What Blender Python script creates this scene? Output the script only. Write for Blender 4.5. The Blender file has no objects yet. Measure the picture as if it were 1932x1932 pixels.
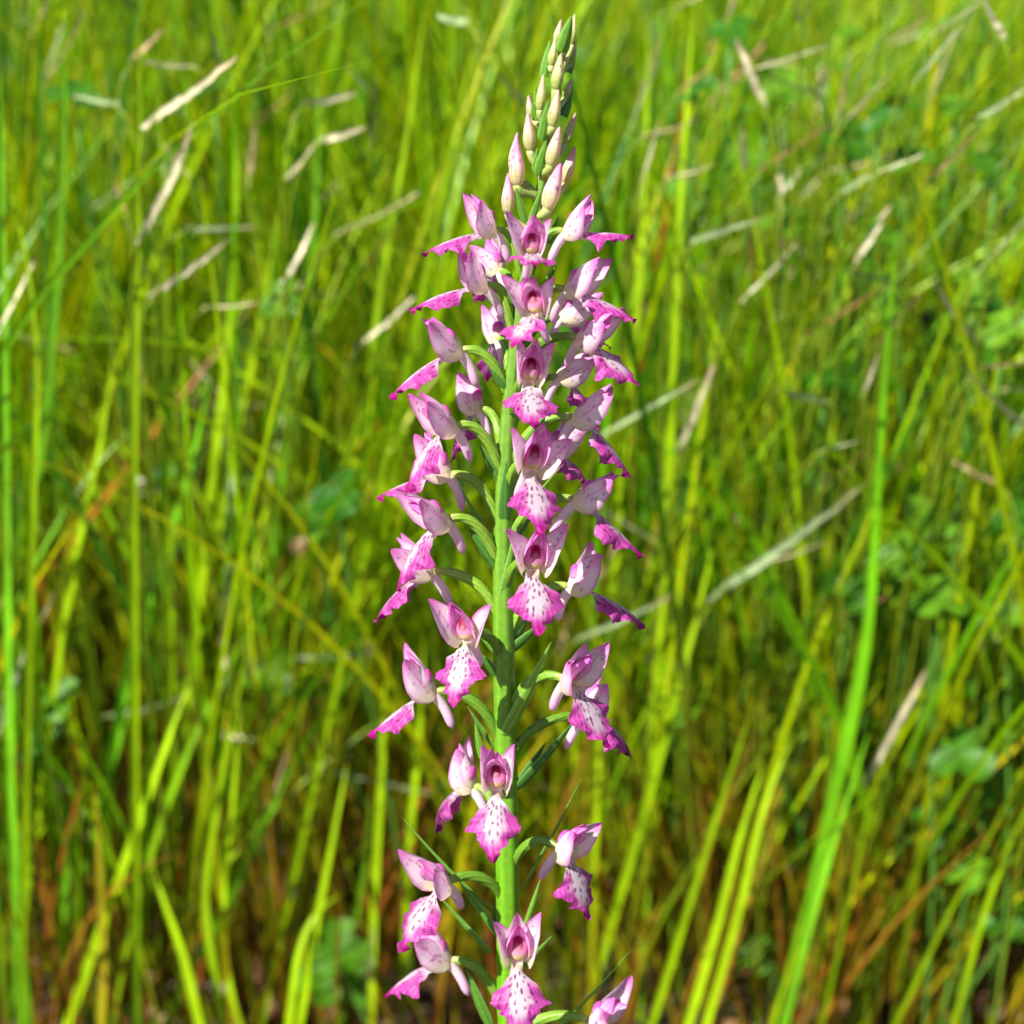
import bpy, math, random
import numpy as np
from mathutils import Vector

R = math.radians
rng = np.random.default_rng(11)
random.seed(5)
scene = bpy.context.scene
col = scene.collection

# ------------------------------------------------------------------ camera, sky, sun, exposure
CAM_H, PITCH, HALF, DIST = 0.46, R(25.0), R(18.0), 0.308
cam_data = bpy.data.cameras.new("camera")
cam_data.sensor_width = 36.0
cam_data.lens = 18.0 / math.tan(HALF)
cam_data.clip_start, cam_data.clip_end = 0.01, 400.0
cam_data.dof.use_dof = True
cam_data.dof.focus_distance = 0.300
cam_data.dof.aperture_fstop = cam_data.lens / 4.2
cam_data.dof.aperture_blades = 0
cam = bpy.data.objects.new("camera", cam_data)
cam.location = (0, 0, CAM_H)
cam.rotation_euler = (math.pi / 2 - PITCH, 0, 0)
col.objects.link(cam)
scene.camera = cam

SUN_EL, SUN_AZ = R(49.0), R(236.0)        # azimuth measured from +Y clockwise: the sun stands to the left, a little behind the viewer
sun_vec = Vector((math.sin(SUN_AZ) * math.cos(SUN_EL), math.cos(SUN_AZ) * math.cos(SUN_EL), math.sin(SUN_EL)))
world = bpy.data.worlds.new("World")
scene.world = world
world.use_nodes = True
wn, wl = world.node_tree.nodes, world.node_tree.links
sky = wn.new("ShaderNodeTexSky")
sky.sky_type = 'NISHITA'
sky.sun_disc = False
sky.sun_elevation = SUN_EL
sky.sun_rotation = SUN_AZ
wl.new(sky.outputs[0], wn["Background"].inputs[0])
wn["Background"].inputs[1].default_value = 0.055
sl = bpy.data.lights.new("sun", 'SUN')
sl.energy = 5.0
sl.angle = R(0.53)
sl.color = (1.0, 0.95, 0.86)
so = bpy.data.objects.new("sun", sl)
so.rotation_euler = (-sun_vec).to_track_quat('-Z', 'Y').to_euler()
so.location = (-2, -1, 3)
col.objects.link(so)
scene.view_settings.view_transform = 'Standard'
scene.view_settings.look = 'None'
scene.view_settings.gamma = 1.0
scene.view_settings.exposure = 1.15
scene.view_settings.use_curve_mapping = False
scene.render.engine = 'CYCLES'
scene.render.resolution_x = scene.render.resolution_y = 1024
scene.cycles.max_bounces = 6
scene.cycles.diffuse_bounces = 4
scene.cycles.transmission_bounces = 6

# ------------------------------------------------------------------ pixels (1932 grid) to directions
EYE = np.array([0, 0, CAM_H])
FWD = np.array([0, math.cos(PITCH), -math.sin(PITCH)])
UPC = np.array([0, math.sin(PITCH), math.cos(PITCH)])
RGT = np.array([1.0, 0, 0])
T = math.tan(HALF)


def ray(px, py):
    return FWD + RGT * ((px - 966) / 966 * T) + UPC * (-(py - 966) / 966 * T)


LEAN = R(14.0)
C0 = EYE + FWD * DIST
PN = np.array([0, math.cos(LEAN), -math.sin(LEAN)])       # normal of the plane the orchid leans in


def on_plant(px, py, off=0.0):
    """point on the pixel's ray, 'off' metres towards the camera from the plane of the stem"""
    d = ray(px, py)
    p0 = C0 + np.array([0, -off, 0])
    t = np.dot(p0 - EYE, PN) / np.dot(d, PN)
    return EYE + d * t


def at_y(px, py, Y):
    """point on the pixel's ray at distance Y, or where the ray meets the soil if that is nearer"""
    d = ray(px, py)
    t = Y / d[1]
    if d[2] < 0: t = min(t, (CAM_H - 0.004) / -d[2])
    return EYE + d * t


# ------------------------------------------------------------------ helpers
def srgb(r, g, b):
    def f(c):
        c /= 255.0
        return c / 12.92 if c <= 0.04045 else ((c + 0.055) / 1.055) ** 2.4
    return np.array([f(r), f(g), f(b)])


def norm(v):
    v = np.asarray(v, float)
    return v / (np.linalg.norm(v) + 1e-12)


def lerp(a, b, t):
    t = np.asarray(t)[..., None]
    return a * (1 - t) + b * t


def sstep(a, b, x):
    t = np.clip((x - a) / (b - a), 0, 1)
    return t * t * (3 - 2 * t)


def make_mesh(name, V, F, C=None, mats=(), smooth=True):
    me = bpy.data.meshes.new(name)
    V = np.asarray(V, np.float32)
    F = np.asarray(F, np.int32)
    n, k = F.shape
    me.vertices.add(len(V))
    me.vertices.foreach_set("co", V.ravel())
    me.loops.add(n * k)
    me.loops.foreach_set("vertex_index", F.ravel())
    me.polygons.add(n)
    me.polygons.foreach_set("loop_start", np.arange(n, dtype=np.int32) * k)
    me.polygons.foreach_set("use_smooth", np.full(n, smooth))
    me.update(calc_edges=True)
    if C is not None:
        a = me.color_attributes.new("Col", 'FLOAT_COLOR', 'POINT')
        C4 = np.ones((len(V), 4), np.float32)
        C4[:, :3] = np.clip(C, 0, 1)
        a.data.foreach_set("color", C4.ravel())
    for m in mats:
        me.materials.append(m)
    return me


def link(name, me, parent=None, loc=(0, 0, 0)):
    o = bpy.data.objects.new(name, me)
    o.location = loc
    if parent is not None:
        o.parent = parent
    col.objects.link(o)
    return o


def tag(o, label=None, cat=None, group=None, kind=None):
    if label: o["label"] = label
    if cat: o["category"] = cat
    if group: o["group"] = group
    if kind: o["kind"] = kind
    return o


def grid_faces(nv, nu, wrap=False):
    i = np.arange(nv - 1)[:, None]
    j = np.arange(nu if wrap else nu - 1)[None, :]
    a = i * nu + j
    b = i * nu + (j + 1) % nu
    return np.stack([a, b, b + nu, a + nu], -1).reshape(-1, 4)


# ------------------------------------------------------------------ materials
def leaf_material(name, rough=0.45, trans=0.4, noise=0.18, scale=900, spec=0.5, tint=(1, 1, 1), bump=0.0, bscale=2500, gain=1.0):
    m = bpy.data.materials.new(name)
    m.use_nodes = True
    n, l = m.node_tree.nodes, m.node_tree.links
    n.clear()
    out = n.new("ShaderNodeOutputMaterial")
    att = n.new("ShaderNodeAttribute"); att.attribute_name = "Col"
    tc = n.new("ShaderNodeTexCoord")
    nz = n.new("ShaderNodeTexNoise"); nz.inputs["Scale"].default_value = scale
    nz.inputs["Detail"].default_value = 3
    l.new(tc.outputs["Object"], nz.inputs["Vector"])
    mr = n.new("ShaderNodeMapRange")
    mr.inputs[1].default_value, mr.inputs[2].default_value = 0.3, 0.7
    mr.inputs[3].default_value, mr.inputs[4].default_value = gain * (1 - noise), gain * (1 + noise)
    l.new(nz.outputs[0], mr.inputs[0])
    mul = n.new("ShaderNodeVectorMath"); mul.operation = 'SCALE'
    l.new(att.outputs["Color"], mul.inputs[0]); l.new(mr.outputs[0], mul.inputs["Scale"])
    bs = n.new("ShaderNodeBsdfPrincipled")
    bs.inputs["Roughness"].default_value = rough
    bs.inputs["Specular IOR Level"].default_value = spec
    l.new(mul.outputs[0], bs.inputs["Base Color"])
    if bump > 0:
        nb = n.new("ShaderNodeTexNoise"); nb.inputs["Scale"].default_value = bscale
        l.new(tc.outputs["Object"], nb.inputs["Vector"])
        bp = n.new("ShaderNodeBump"); bp.inputs["Strength"].default_value = bump
        bp.inputs["Distance"].default_value = 0.0002
        l.new(nb.outputs[0], bp.inputs["Height"]); l.new(bp.outputs[0], bs.inputs["Normal"])
    if trans > 0:
        tr = n.new("ShaderNodeBsdfTranslucent")
        tm = n.new("ShaderNodeVectorMath"); tm.operation = 'MULTIPLY'
        tm.inputs[1].default_value = tint
        l.new(mul.outputs[0], tm.inputs[0]); l.new(tm.outputs[0], tr.inputs["Color"])
        mx = n.new("ShaderNodeMixShader"); mx.inputs[0].default_value = trans
        l.new(bs.outputs[0], mx.inputs[1]); l.new(tr.outputs[0], mx.inputs[2])
        l.new(mx.outputs[0], out.inputs[0])
    else:
        l.new(bs.outputs[0], out.inputs[0])
    return m


M_PETAL = leaf_material("petal", 0.45, 0.46, 0.07, 1500, 0.3, (1.05, 0.92, 1.03), 0.4, 3500, 1.0)
M_GREEN = leaf_material("orchid_green", 0.38, 0.18, 0.14, 1200, 0.45, (1.1, 1.2, 0.5), 0.3, 2600)
M_STEM = leaf_material("stem_green", 0.34, 0.0, 0.13, 900, 0.45, bump=0.25, bscale=1800)
M_GRASS = leaf_material("grass", 0.36, 0.32, 0.22, 60, 0.36, (1.35, 1.2, 0.3), gain=0.98)
M_DRY = leaf_material("dry_grass", 0.45, 0.25, 0.32, 160, 0.4, (1.0, 0.95, 0.8))
M_CLOVER = leaf_material("clover", 0.5, 0.3, 0.2, 200, 0.25, (1.1, 1.2, 0.5))


def soil_material():
    m = bpy.data.materials.new("soil")
    m.use_nodes = True
    n, l = m.node_tree.nodes, m.node_tree.links
    bs = n["Principled BSDF"]
    tc = n.new("ShaderNodeTexCoord")
    nz = n.new("ShaderNodeTexNoise"); nz.inputs["Scale"].default_value = 26; nz.inputs["Detail"].default_value = 8
    l.new(tc.outputs["Object"], nz.inputs["Vector"])
    cr = n.new("ShaderNodeValToRGB")
    cr.color_ramp.elements[0].position, cr.color_ramp.elements[0].color = 0.32, (0.018, 0.011, 0.007, 1)
    cr.color_ramp.elements[1].position, cr.color_ramp.elements[1].color = 0.72, (0.085, 0.055, 0.032, 1)
    l.new(nz.outputs[0], cr.inputs[0])
    n2 = n.new("ShaderNodeTexNoise"); n2.inputs["Scale"].default_value = 1.2
    l.new(tc.outputs["Object"], n2.inputs["Vector"])
    mx = n.new("ShaderNodeMix"); mx.data_type = 'RGBA'
    mr = n.new("ShaderNodeMapRange"); mr.inputs[1].default_value, mr.inputs[2].default_value = 0.45, 0.7
    l.new(n2.outputs[0], mr.inputs[0]); l.new(mr.outputs[0], mx.inputs[0])
    l.new(cr.outputs[0], mx.inputs[6]); mx.inputs[7].default_value = (0.035, 0.05, 0.012, 1)
    l.new(mx.outputs[2], bs.inputs["Base Color"])
    ln = n.new("ShaderNodeVectorMath"); ln.operation = 'LENGTH'
    l.new(tc.outputs["Object"], ln.inputs[0])
    far = n.new("ShaderNodeMapRange"); far.inputs[1].default_value, far.inputs[2].default_value = 2.5, 7.0
    l.new(ln.outputs["Value"], far.inputs[0])
    mf = n.new("ShaderNodeMix"); mf.data_type = 'RGBA'
    l.new(far.outputs[0], mf.inputs[0]); l.new(mx.outputs[2], mf.inputs[6]); mf.inputs[7].default_value = (0.10, 0.17, 0.012, 1)
    l.new(mf.outputs[2], bs.inputs["Base Color"])
    bs.inputs["Roughness"].default_value = 0.95
    bp = n.new("ShaderNodeBump"); bp.inputs["Strength"].default_value = 0.8; bp.inputs["Distance"].default_value = 0.01
    l.new(nz.outputs[0], bp.inputs["Height"]); l.new(bp.outputs[0], bs.inputs["Normal"])
    return m


# ------------------------------------------------------------------ ground
def build_ground():
    xs = np.concatenate([np.linspace(-150, -3, 8)[:-1], np.linspace(-3, 3, 81), np.linspace(3, 150, 8)[1:]])
    ys = np.concatenate([np.linspace(-100, -1, 8)[:-1], np.linspace(-1, 4, 71), np.linspace(4, 300, 10)[1:]])
    X, Y = np.meshgrid(xs, ys)
    Z = 0.010 * (np.sin(X * 9 + 1) * np.cos(Y * 7.3) + 0.6 * np.sin(X * 21 + Y * 17))
    Z += rng.normal(0, 0.003, X.shape)
    Z = np.where((abs(X) > 3) | (Y > 4) | (Y < -1), 0, Z) - 0.012
    me = make_mesh("ground", np.stack([X, Y, Z], -1).reshape(-1, 3), grid_faces(*X.shape), None, [soil_material()])
    tag(link("ground", me), "dark brown meadow soil showing between the grass stems", None, None, "structure")


build_ground()

# ------------------------------------------------------------------ sheets and tubes
def sheet(p0, d, n, L, w, nv=24, nu=13, cup=0.0, bend=0.0, ruffle=0.0, rfreq=22.0, side=0.0, seed=0, bendpow=1.0):
    """petal / leaf surface: p0 base, d direction, n the face that 'cup' and 'bend' curl towards; w(t, sgn) -> half width"""
    d = norm(d); n = np.asarray(n, float); n = norm(n - d * np.dot(n, d)); s = np.cross(d, n)
    t = np.linspace(0, 1, nv)
    a = bend * t ** bendpow
    b = side * t
    D = (np.cos(a)[:, None] * d + np.sin(a)[:, None] * n)
    D = D * np.cos(b)[:, None] + s * np.sin(b)[:, None]
    N = np.cos(a)[:, None] * n - np.sin(a)[:, None] * d
    S = np.cross(D, N); S /= np.linalg.norm(S, axis=1)[:, None]
    P = p0 + np.vstack([np.zeros(3), np.cumsum((D[1:] + D[:-1]) / 2, axis=0) * (L / (nv - 1))])
    u = np.linspace(-1, 1, nu)
    U, TT = np.meshgrid(u, t)
    W = np.where(U < 0, w(TT, -1), w(TT, 1))
    if abs(cup) > 1e-4:
        x = W * np.sin(cup * U) / cup
        z = W * (1 - np.cos(cup * U)) / cup
    else:
        x, z = W * U, 0 * U
    if ruffle:
        ph = seed * 1.7
        z = z + ruffle * abs(U) ** 2.5 * (np.sin(TT * rfreq + ph + np.sign(U) * 1.3) + 0.5 * np.sin(TT * rfreq * 1.9 + ph * 2 - np.sign(U)))
    V = P[:, None, :] + S[:, None, :] * x[..., None] + N[:, None, :] * z[..., None]
    return V.reshape(-1, 3), grid_faces(nv, nu), U.ravel(), TT.ravel(), W.ravel()


def prof(ts, ws, scale=1.0):
    return lambda t, s=1: np.interp(t, ts, ws) * scale


def bez(P, n):
    t = np.linspace(0, 1, n)[:, None]
    return (1 - t) ** 3 * P[0] + 3 * (1 - t) ** 2 * t * P[1] + 3 * (1 - t) * t * t * P[2] + t ** 3 * P[3]


def tube(P, r, nu=12, ridge=0.0, nr=3, twist=0.0):
    """closed tube along points P with radii r"""
    P = np.asarray(P, float); k = len(P)
    D = np.gradient(P, axis=0); D /= np.linalg.norm(D, axis=1)[:, None] + 1e-12
    ref = np.array([0.0, 1, 0]) if abs(D[0, 1]) < 0.9 else np.array([1.0, 0, 0])
    Ns = []
    n = norm(np.cross(D[0], ref))
    for i in range(k):
        n = norm(n - D[i] * np.dot(n, D[i])); Ns.append(n)
    N = np.array(Ns); B = np.cross(D, N)
    th = np.linspace(0, 2 * math.pi, nu, endpoint=False)
    t = np.linspace(0, 1, k)
    TH, TT = np.meshgrid(th, t)
    rr = np.asarray(r)[:, None] * (1 + ridge * np.cos(nr * (TH + twist * TT)))
    V = P[:, None] + N[:, None] * (rr * np.cos(TH))[..., None] + B[:, None] * (rr * np.sin(TH))[..., None]
    V = V.reshape(-1, 3)
    F = grid_faces(k, nu, True)
    # caps as quads fanned on one extra vertex each
    V = np.vstack([V, P[:1], P[-1:]])
    j = np.arange(nu)
    c0 = np.stack([np.full(nu, k * nu), (j + 1) % nu, j, j], -1)
    F2 = [list(f) for f in F]
    c1 = np.stack([np.full(nu, k * nu + 1), (k - 1) * nu + j, (k - 1) * nu + (j + 1) % nu], -1)
    c0 = c0[:, :3]
    # keep quads only: split the quads into triangles so caps fit
    tri = np.vstack([F[:, [0, 1, 2]], F[:, [0, 2, 3]], c0, c1])
    TT = np.concatenate([TT.ravel(), [0, 1]]); TH = np.concatenate([TH.ravel(), [0, 0]])
    return V, tri, TH, TT


# ------------------------------------------------------------------ orchid
WHITE = srgb(243, 226, 240); PALE = srgb(234, 196, 228); PINK = srgb(226, 150, 214)
MAG = srgb(216, 44, 184); DEEP = srgb(188, 2, 140); SPOT = srgb(130, 16, 92); CREAM = srgb(226, 214, 160)
BUDG = srgb(206, 205, 140); GREEN = srgb(92, 150, 32); LIME = srgb(132, 186, 62); DARKG = srgb(52, 104, 48); BROWN = srgb(110, 52, 20)

orchid = bpy.data.objects.new("orchid", None)
orchid.empty_display_size = 0.05
STEM_PX = [(960, 1932, 2.45), (958, 1650, 2.4), (955, 1400, 2.3), (950, 1200, 2.15), (949, 1000, 1.9), (955, 850, 1.65), (965, 720, 1.45),
           (985, 560, 1.25), (1003, 450, 1.1), (1020, 360, 0.95), (1035, 280, 0.85), (1048, 200, 0.72), (1060, 120, 0.55), (1067, 75, 0.35)]
sp = np.array([on_plant(a, b) for a, b, r in STEM_PX])
sr = np.array([r for a, b, r in STEM_PX]) * 1e-3
low = sp[0]
base = np.array([low[0] + 0.004, low[1] - 0.03, -0.015])
ext = np.array([base + (low - base) * f + np.array([0, 0.006, 0]) * math.sin(f * math.pi) for f in np.linspace(0, 1, 8)[:-1]])
sp = np.vstack([ext, sp]); sr = np.concatenate([np.linspace(3.4e-3, 2.55e-3, 7), sr])
orchid.location = (base[0], base[1], 0)
col.objects.link(orchid)
tag(orchid, "tall pink and white spotted wild orchid spike with buds at its tip", "orchid")
OB = np.array(orchid.location)


def part(name, V, F, C, mat, parent=orchid, origin=None):
    """a mesh part whose origin sits at 'origin' (world) under its parent"""
    if origin is None: origin = V[0]
    origin = np.asarray(origin, float)
    me = make_mesh(name, V - origin, F, C, [mat])
    pw = OB if parent is orchid else np.array(parent["_w"])
    o = link(name, me, parent, tuple(origin - pw))
    o["_w"] = [float(x) for x in origin]
    return o


# smooth stem curve, sampled by height
ks = np.concatenate([[0], np.cumsum(np.linalg.norm(np.diff(sp, axis=0), axis=1))])
kk = np.linspace(0, ks[-1], 120)


def smooth(y):
    v = np.interp(kk, ks, y)
    for _ in range(6):
        v[1:-1] = (v[:-2] + 2 * v[1:-1] + v[2:]) / 4
    return v


SP = np.stack([smooth(sp[:, i]) for i in range(3)], -1); SR = smooth(sr)
V, F, TH, TT = tube(SP, SR, 28, 0.025, 7, 1.2)
C = lerp(srgb(92, 152, 12), srgb(96, 132, 44), sstep(0.45, 0.95, TT))  # greyer, darker green towards the top: shade among the flowers put into the colour
C = C * (1 + 0.13 * np.cos(7 * (TH + 1.2 * TT)))[:, None]
part("stem", V, F, C, M_STEM, origin=base)


def stem_at(z):
    i = int(np.clip(np.searchsorted(SP[:, 2], z), 1, len(SP) - 1))
    return SP[i], SR[i]


# ---- lip
SPOT_RAYS = [-23, -14.5, -6, 6, 14.5, 23]


def make_lip(O, M, sc, ang, yaw, seed, wither=0.0, fold=0.0):
    r = np.random.default_rng(seed)
    L = (11.8 + 1.2 * min(1, fold * 2)) * sc * r.uniform(0.93, 1.07)
    ts = [0, .09, .18, .27, .36, .45, .52, .56, .60, .66, .72, .78, .815, .86, .91, .96, 1.0]
    base_w = np.array([.8, .95, 1.7, 3.0, 4.2, 5.1, 5.5, 5.3, 4.0, 3.3, 2.95, 2.5, 1.45, 1.35, 1.1, .75, .1])
    base_w *= .86
    wl_ = base_w * r.uniform(0.9, 1.1, len(ts)); wr_ = base_w * r.uniform(0.9, 1.1, len(ts))
    tl = np.array(ts) + r.normal(0, 0.008, len(ts)); tl[0], tl[-1] = 0, 1
    f1, f2 = r.uniform(0, 6, 2)

    def w(t, s):
        a = np.interp(t, np.sort(tl), wl_ if s < 0 else wr_)
        cren = 0.15 * np.sin(t * 46 + (f1 if s < 0 else f2)) + 0.10 * np.sin(t * 95 + f1)
        return (a + cren * sstep(0.3, 0.5, t) * (1 - sstep(0.85, 1.0, t))) * sc
    a = R(ang)
    start = a - R(12)
    d = np.array([math.sin(R(yaw)) * math.cos(start), math.cos(R(yaw)) * math.cos(start), -math.sin(start)])
    n = np.array([0, math.sin(start), math.cos(start)])
    V, F, U, TT, W = sheet(np.array([0, 0.9, -0.1]) * sc, d, n, L, w, 60, 43, -r.uniform(0.35, 0.7) - 0.5 * wither - fold, -R(r.uniform(8, 42)) - wither * 0.9,
                           0.5 * sc, 20, 0, seed)
    # fold veins
    x = U * W; y = TT * L
    thd = np.degrees(np.arctan2(x, y + 0.6))
    fe = .16 * min(1, fold * 2)
    edge = np.maximum(sstep(0.20 - fe, 0.58 - fe, abs(U) + .06 * np.sin(thd * .5)) * sstep(0.16, 0.36, TT), sstep(0.64, 0.82, TT))
    vein = 0.5 + 0.5 * np.cos(thd * 1.15 + 0.8 * np.sin(y))
    C = lerp(WHITE, PALE, 0.35 * vein * sstep(0.15, 0.5, TT))
    C = lerp(C, MAG, np.clip(edge * (0.82 + 0.16 * vein), 0, 1))
    C = lerp(C, DEEP, 0.9 * sstep(0.78, 0.92, TT) + 0.25 * edge * sstep(0.9, 1.0, abs(U)) * (TT > .4))
    C = lerp(C, srgb(225, 205, 150), 0.75 * (1 - sstep(0.03, 0.16, TT)))
    for k, th in enumerate(SPOT_RAYS):
        y0 = 2.0 + 0.6 * (k % 2) + abs(th) * 0.012
        while y0 < 8.9 - abs(th) * 0.055:
            yy = (y0 + r.normal(0, 0.16)) * sc; tt = R(th + r.normal(0, 2.0))
            xx = math.tan(tt) * (yy + 0.3 * sc)
            if r.random() < 0.86:
                dx, dy = x - xx, y - yy
                al = dx * math.sin(tt) + dy * math.cos(tt); ac = dx * math.cos(tt) - dy * math.sin(tt)
                q = (al / (0.42 * sc * r.uniform(.6, 1.4))) ** 2 + (ac / (0.19 * sc * r.uniform(.7, 1.3))) ** 2
                C = lerp(C, SPOT, r.uniform(.7, .95) * (1 - sstep(0.5, 1.3, q)))
            y0 += r.uniform(1.05, 1.6)
    if wither:
        q = sstep(0.35, 0.8, TT * 0.8 + 0.35 * U * np.sign(r.normal()) + 0.12 * np.sin(x * 2.1))
        C = lerp(C, lerp(np.tile(srgb(92, 22, 88), (len(U), 1)), np.tile(BROWN, (len(U), 1)), sstep(-.3, .6, np.sin(y * 1.3 + x))), wither * q)
    return V, F, C * .72


def tepal_col(U, TT, W, r, base, mid, tip, veins=5, spots=6, L=9.0, tipm=0.75, edge=0.3):
    x = U * W; y = TT * L
    C = lerp(np.tile(base, (len(U), 1)), mid, sstep(0.05, 0.4, TT))
    C = lerp(C, tip, tipm * sstep(0.55, 1.0, TT))
    vv = np.abs(((U * veins / 2 + 0.5) % 1) - 0.5) * 2
    C = lerp(C, MAG, (0.50 * (1 - sstep(0.0, 0.34, vv)) * sstep(0.1, 0.4, TT)))
    C = lerp(C, tip, edge * sstep(0.82, 1.0, abs(U)))
    for _ in range(spots):
        u0, t0 = r.uniform(-.75, .75), r.uniform(0.15, 0.8)
        x0 = u0 * np.interp(t0, [0, .2, .5, .8, 1], [.5, 1, 1, .6, .1]) * 2.2
        q = ((x - x0) / 0.22) ** 2 + ((y - t0 * L) / 0.32) ** 2
        C = lerp(C, srgb(132, 50, 118), 0.62 * (1 - sstep(0.5, 1.3, q)))
    return C


def make_flower(px, py, az, hood, lip, sc=1.0, roll=0, yaw=0, wither=0.0, drop=10.5, spread=1.0, bright=0.0, up=0.0):
    """az: 0 faces the camera, -90 left, 90 right; hood / lip: angles above / below the horizontal"""
    seed = int(px * 7 + py * 3); r = np.random.default_rng(seed)
    A = R(az)
    Fd = np.array([math.sin(A), -math.cos(A), 0.0])
    sc *= 1.13 if py > 620 else 1.04
    O = on_plant(px, py, 0.0112 * math.cos(A))
    lf = LEAN * 0.7
    Fd = np.array([Fd[0], Fd[1] * math.cos(lf), -Fd[1] * math.sin(lf)])
    Z = np.array([0, math.sin(lf), math.cos(lf)]); X = np.cross(Fd, Z)
    cr_, sr_ = math.cos(R(roll)), math.sin(R(roll))
    X, Z = X * cr_ + Z * sr_, Z * cr_ - X * sr_
    M = np.stack([X, Fd, Z], 0)                       # rows: local axes in world

    def toworld(V): return O + (V @ M) * 1e-3

    h = R(hood - 45)
    Hm = np.array([[1, 0, 0], [0, math.cos(h), math.sin(h)], [0, -math.sin(h), math.cos(h)]])   # row vectors: rotate Y to Z
    # column: the flower's throat, with the dark anther
    th = np.linspace(0, math.pi, 18); ph = np.linspace(0, 2 * math.pi, 22, endpoint=False)
    TH, PH = np.meshgrid(th, ph, indexing='ij')
    E = np.stack([np.sin(TH) * np.cos(PH) * 1.6, np.sin(TH) * np.sin(PH) * 1.15 + 0.8, -np.cos(TH) * 2.1 + 2.0], -1).reshape(-1, 3)
    zz = E[:, 2] / 4.0; front = E[:, 1] - 0.8
    Cc = lerp(np.tile(srgb(224, 216, 140), (len(E), 1)), srgb(236, 158, 204), sstep(0.06, 0.28, zz))
    Cc = lerp(Cc, MAG, .7 * sstep(.6, .95, zz) + .35 * (1 - sstep(0, .25, abs(np.sin(E[:, 0] * 3.2 + .4)))) * sstep(.1, .3, zz))
    slit = (E[:, 0] / 1.0) ** 2 + ((E[:, 2] - 2.55) / 1.3) ** 2
    Cc = lerp(Cc, srgb(140, 6, 60), (1 - sstep(0.55, 1.1, slit)) * (front > 0))
    Cc = lerp(Cc, srgb(206, 92, 158), (1 - sstep(0.0, 0.03, (E[:, 0] / 0.62) ** 2)) * (1 - sstep(0.8, 1.1, slit)) * (front > 0) * (E[:, 2] < 2.9))
    bars = np.exp(-((abs(E[:, 0]) - .34) / .13) ** 2) * sstep(1.1, 1.4, E[:, 2]) * (1 - sstep(2.3, 2.7, E[:, 2])) * (front > 0)
    Cc = lerp(Cc, srgb(240, 190, 206), .85 * bars)
    Ec = (E * sc) @ Hm
    fl = part("flower", toworld(Ec), grid_faces(18, 22, True), Cc, M_PETAL, orchid, O)
    # tepals
    def tep(name, p0, d, n, L, w, cup, bend, cc, nu=17, nv=28, ruf=0.12, side=0.0):
        V, F, U, TT, W = sheet(np.array(p0) * sc, d, n, L * sc, w, nv, nu, cup, bend, ruf * sc, 9, side, seed)
        part(name, toworld(V @ Hm), F, cc(U, TT, W), M_PETAL, fl, O)
    j = lambda s=0.05: r.normal(0, s)
    pk = lerp(PALE, PINK, np.array(r.uniform(0.0, 0.7)))
    hw = 1.0 * sc
    tep("dorsal_sepal", (0, -1.2, 0.2), (j(), .32, .95), (0, .95, -.32), 9.2, prof([0, .1, .3, .5, .75, .92, 1], [1.2, 2.3, 3.0, 2.9, 1.8, .8, .08], hw), 1.4, .85 + j(.22),
        lambda U, T_, W: tepal_col(U, T_, W, r, srgb(240, 230, 200), srgb(246, 224, 240), MAG, 7, 4, 9, .8))
    for s in (-1, 1):
        tep("petal", (s * 1.2, -.3, .2), (s * .14, .42, .9), (-s * .7, .65, -.3), 7.4, prof([0, .2, .5, .75, .92, 1], [.9, 1.7, 2.0, 1.45, .7, .08], hw), 1.0, .7 + j(.2),
            lambda U, T_, W: tepal_col(U, T_, W, r, srgb(244, 220, 226), srgb(238, 178, 222), srgb(214, 70, 190), 4, 0, 7.6, 0.8, 0.6))
        sp_ = spread * r.uniform(.25, 1.55)
        tep("lateral_sepal", (s * 1.5, -.6, -.7), (s * .28 * sp_, .58, .78), (-s * .82, .55, -.1), 9.7 * r.uniform(.84, 1.06),
            prof([0, .08, .22, .42, .68, .88, .96, 1], [1.3, 2.3, 3.0, 2.95, 2.05, 1.05, .55, .1], hw), .95, -.08 + j(.15),
            lambda U, T_, W: tepal_col(U, T_, W, r, srgb(232, 222, 190), lerp(srgb(248, 236, 244), pk, np.array(.3)), MAG, 7, 8, 10, .78, .6), side=s * j(.1))
    # lip
    V, F, C = make_lip(O, M, sc, lip, yaw, seed, wither, .6 * sstep(40, 75, abs(az)))
    part("lip", toworld(V), F, C, M_PETAL, fl, O)
    # spur
    P = bez(np.array([[0, .2, .1], [0, -1.2, -.9], [0, -2.6, -2.6], [j(.5), -3.6 + j(.4), -6.2]]) * sc, 16)
    rr = np.interp(np.linspace(0, 1, 16), [0, .15, .5, .85, .95, 1], [.9, 1.0, .85, .8, .6, .15]) * sc
    V, F, TH_, TT = tube(P, rr, 12)
    C = lerp(np.tile(srgb(240, 226, 226), (len(V), 1)), srgb(226, 188, 220), sstep(.3, 1, TT))
    part("spur", toworld(V), F, C, M_PETAL, fl, O)
    # ovary from the stem
    S, srad = stem_at(O[2] - drop * 1e-3)
    E0 = O + (np.array([0, -0.9, 0.2]) * sc @ M) * 1e-3
    out = norm(np.array([E0[0] - S[0], E0[1] - S[1], 0]))
    P0 = S + out * srad * 0.6
    reach = np.linalg.norm(E0 - P0)
    upv = np.array([0, 0, 1.0])
    P = bez(np.array([P0, P0 + upv * reach * .42 + out * reach * .10, E0 - Fd * reach * .36 + upv * reach * (.06 + up), E0]), 22)
    rr = np.interp(np.linspace(0, 1, 22), [0, .12, .45, .8, 1], [.58, .74, .88, .76, .56]) * sc * 1e-3
    V, F, TH_, TT = tube(P, rr, 24, 0.12, 6, 2.6)
    g = lerp(srgb(84, 128, 30), srgb(140, 180, 60), np.array(r.uniform(.1, .9)))
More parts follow.
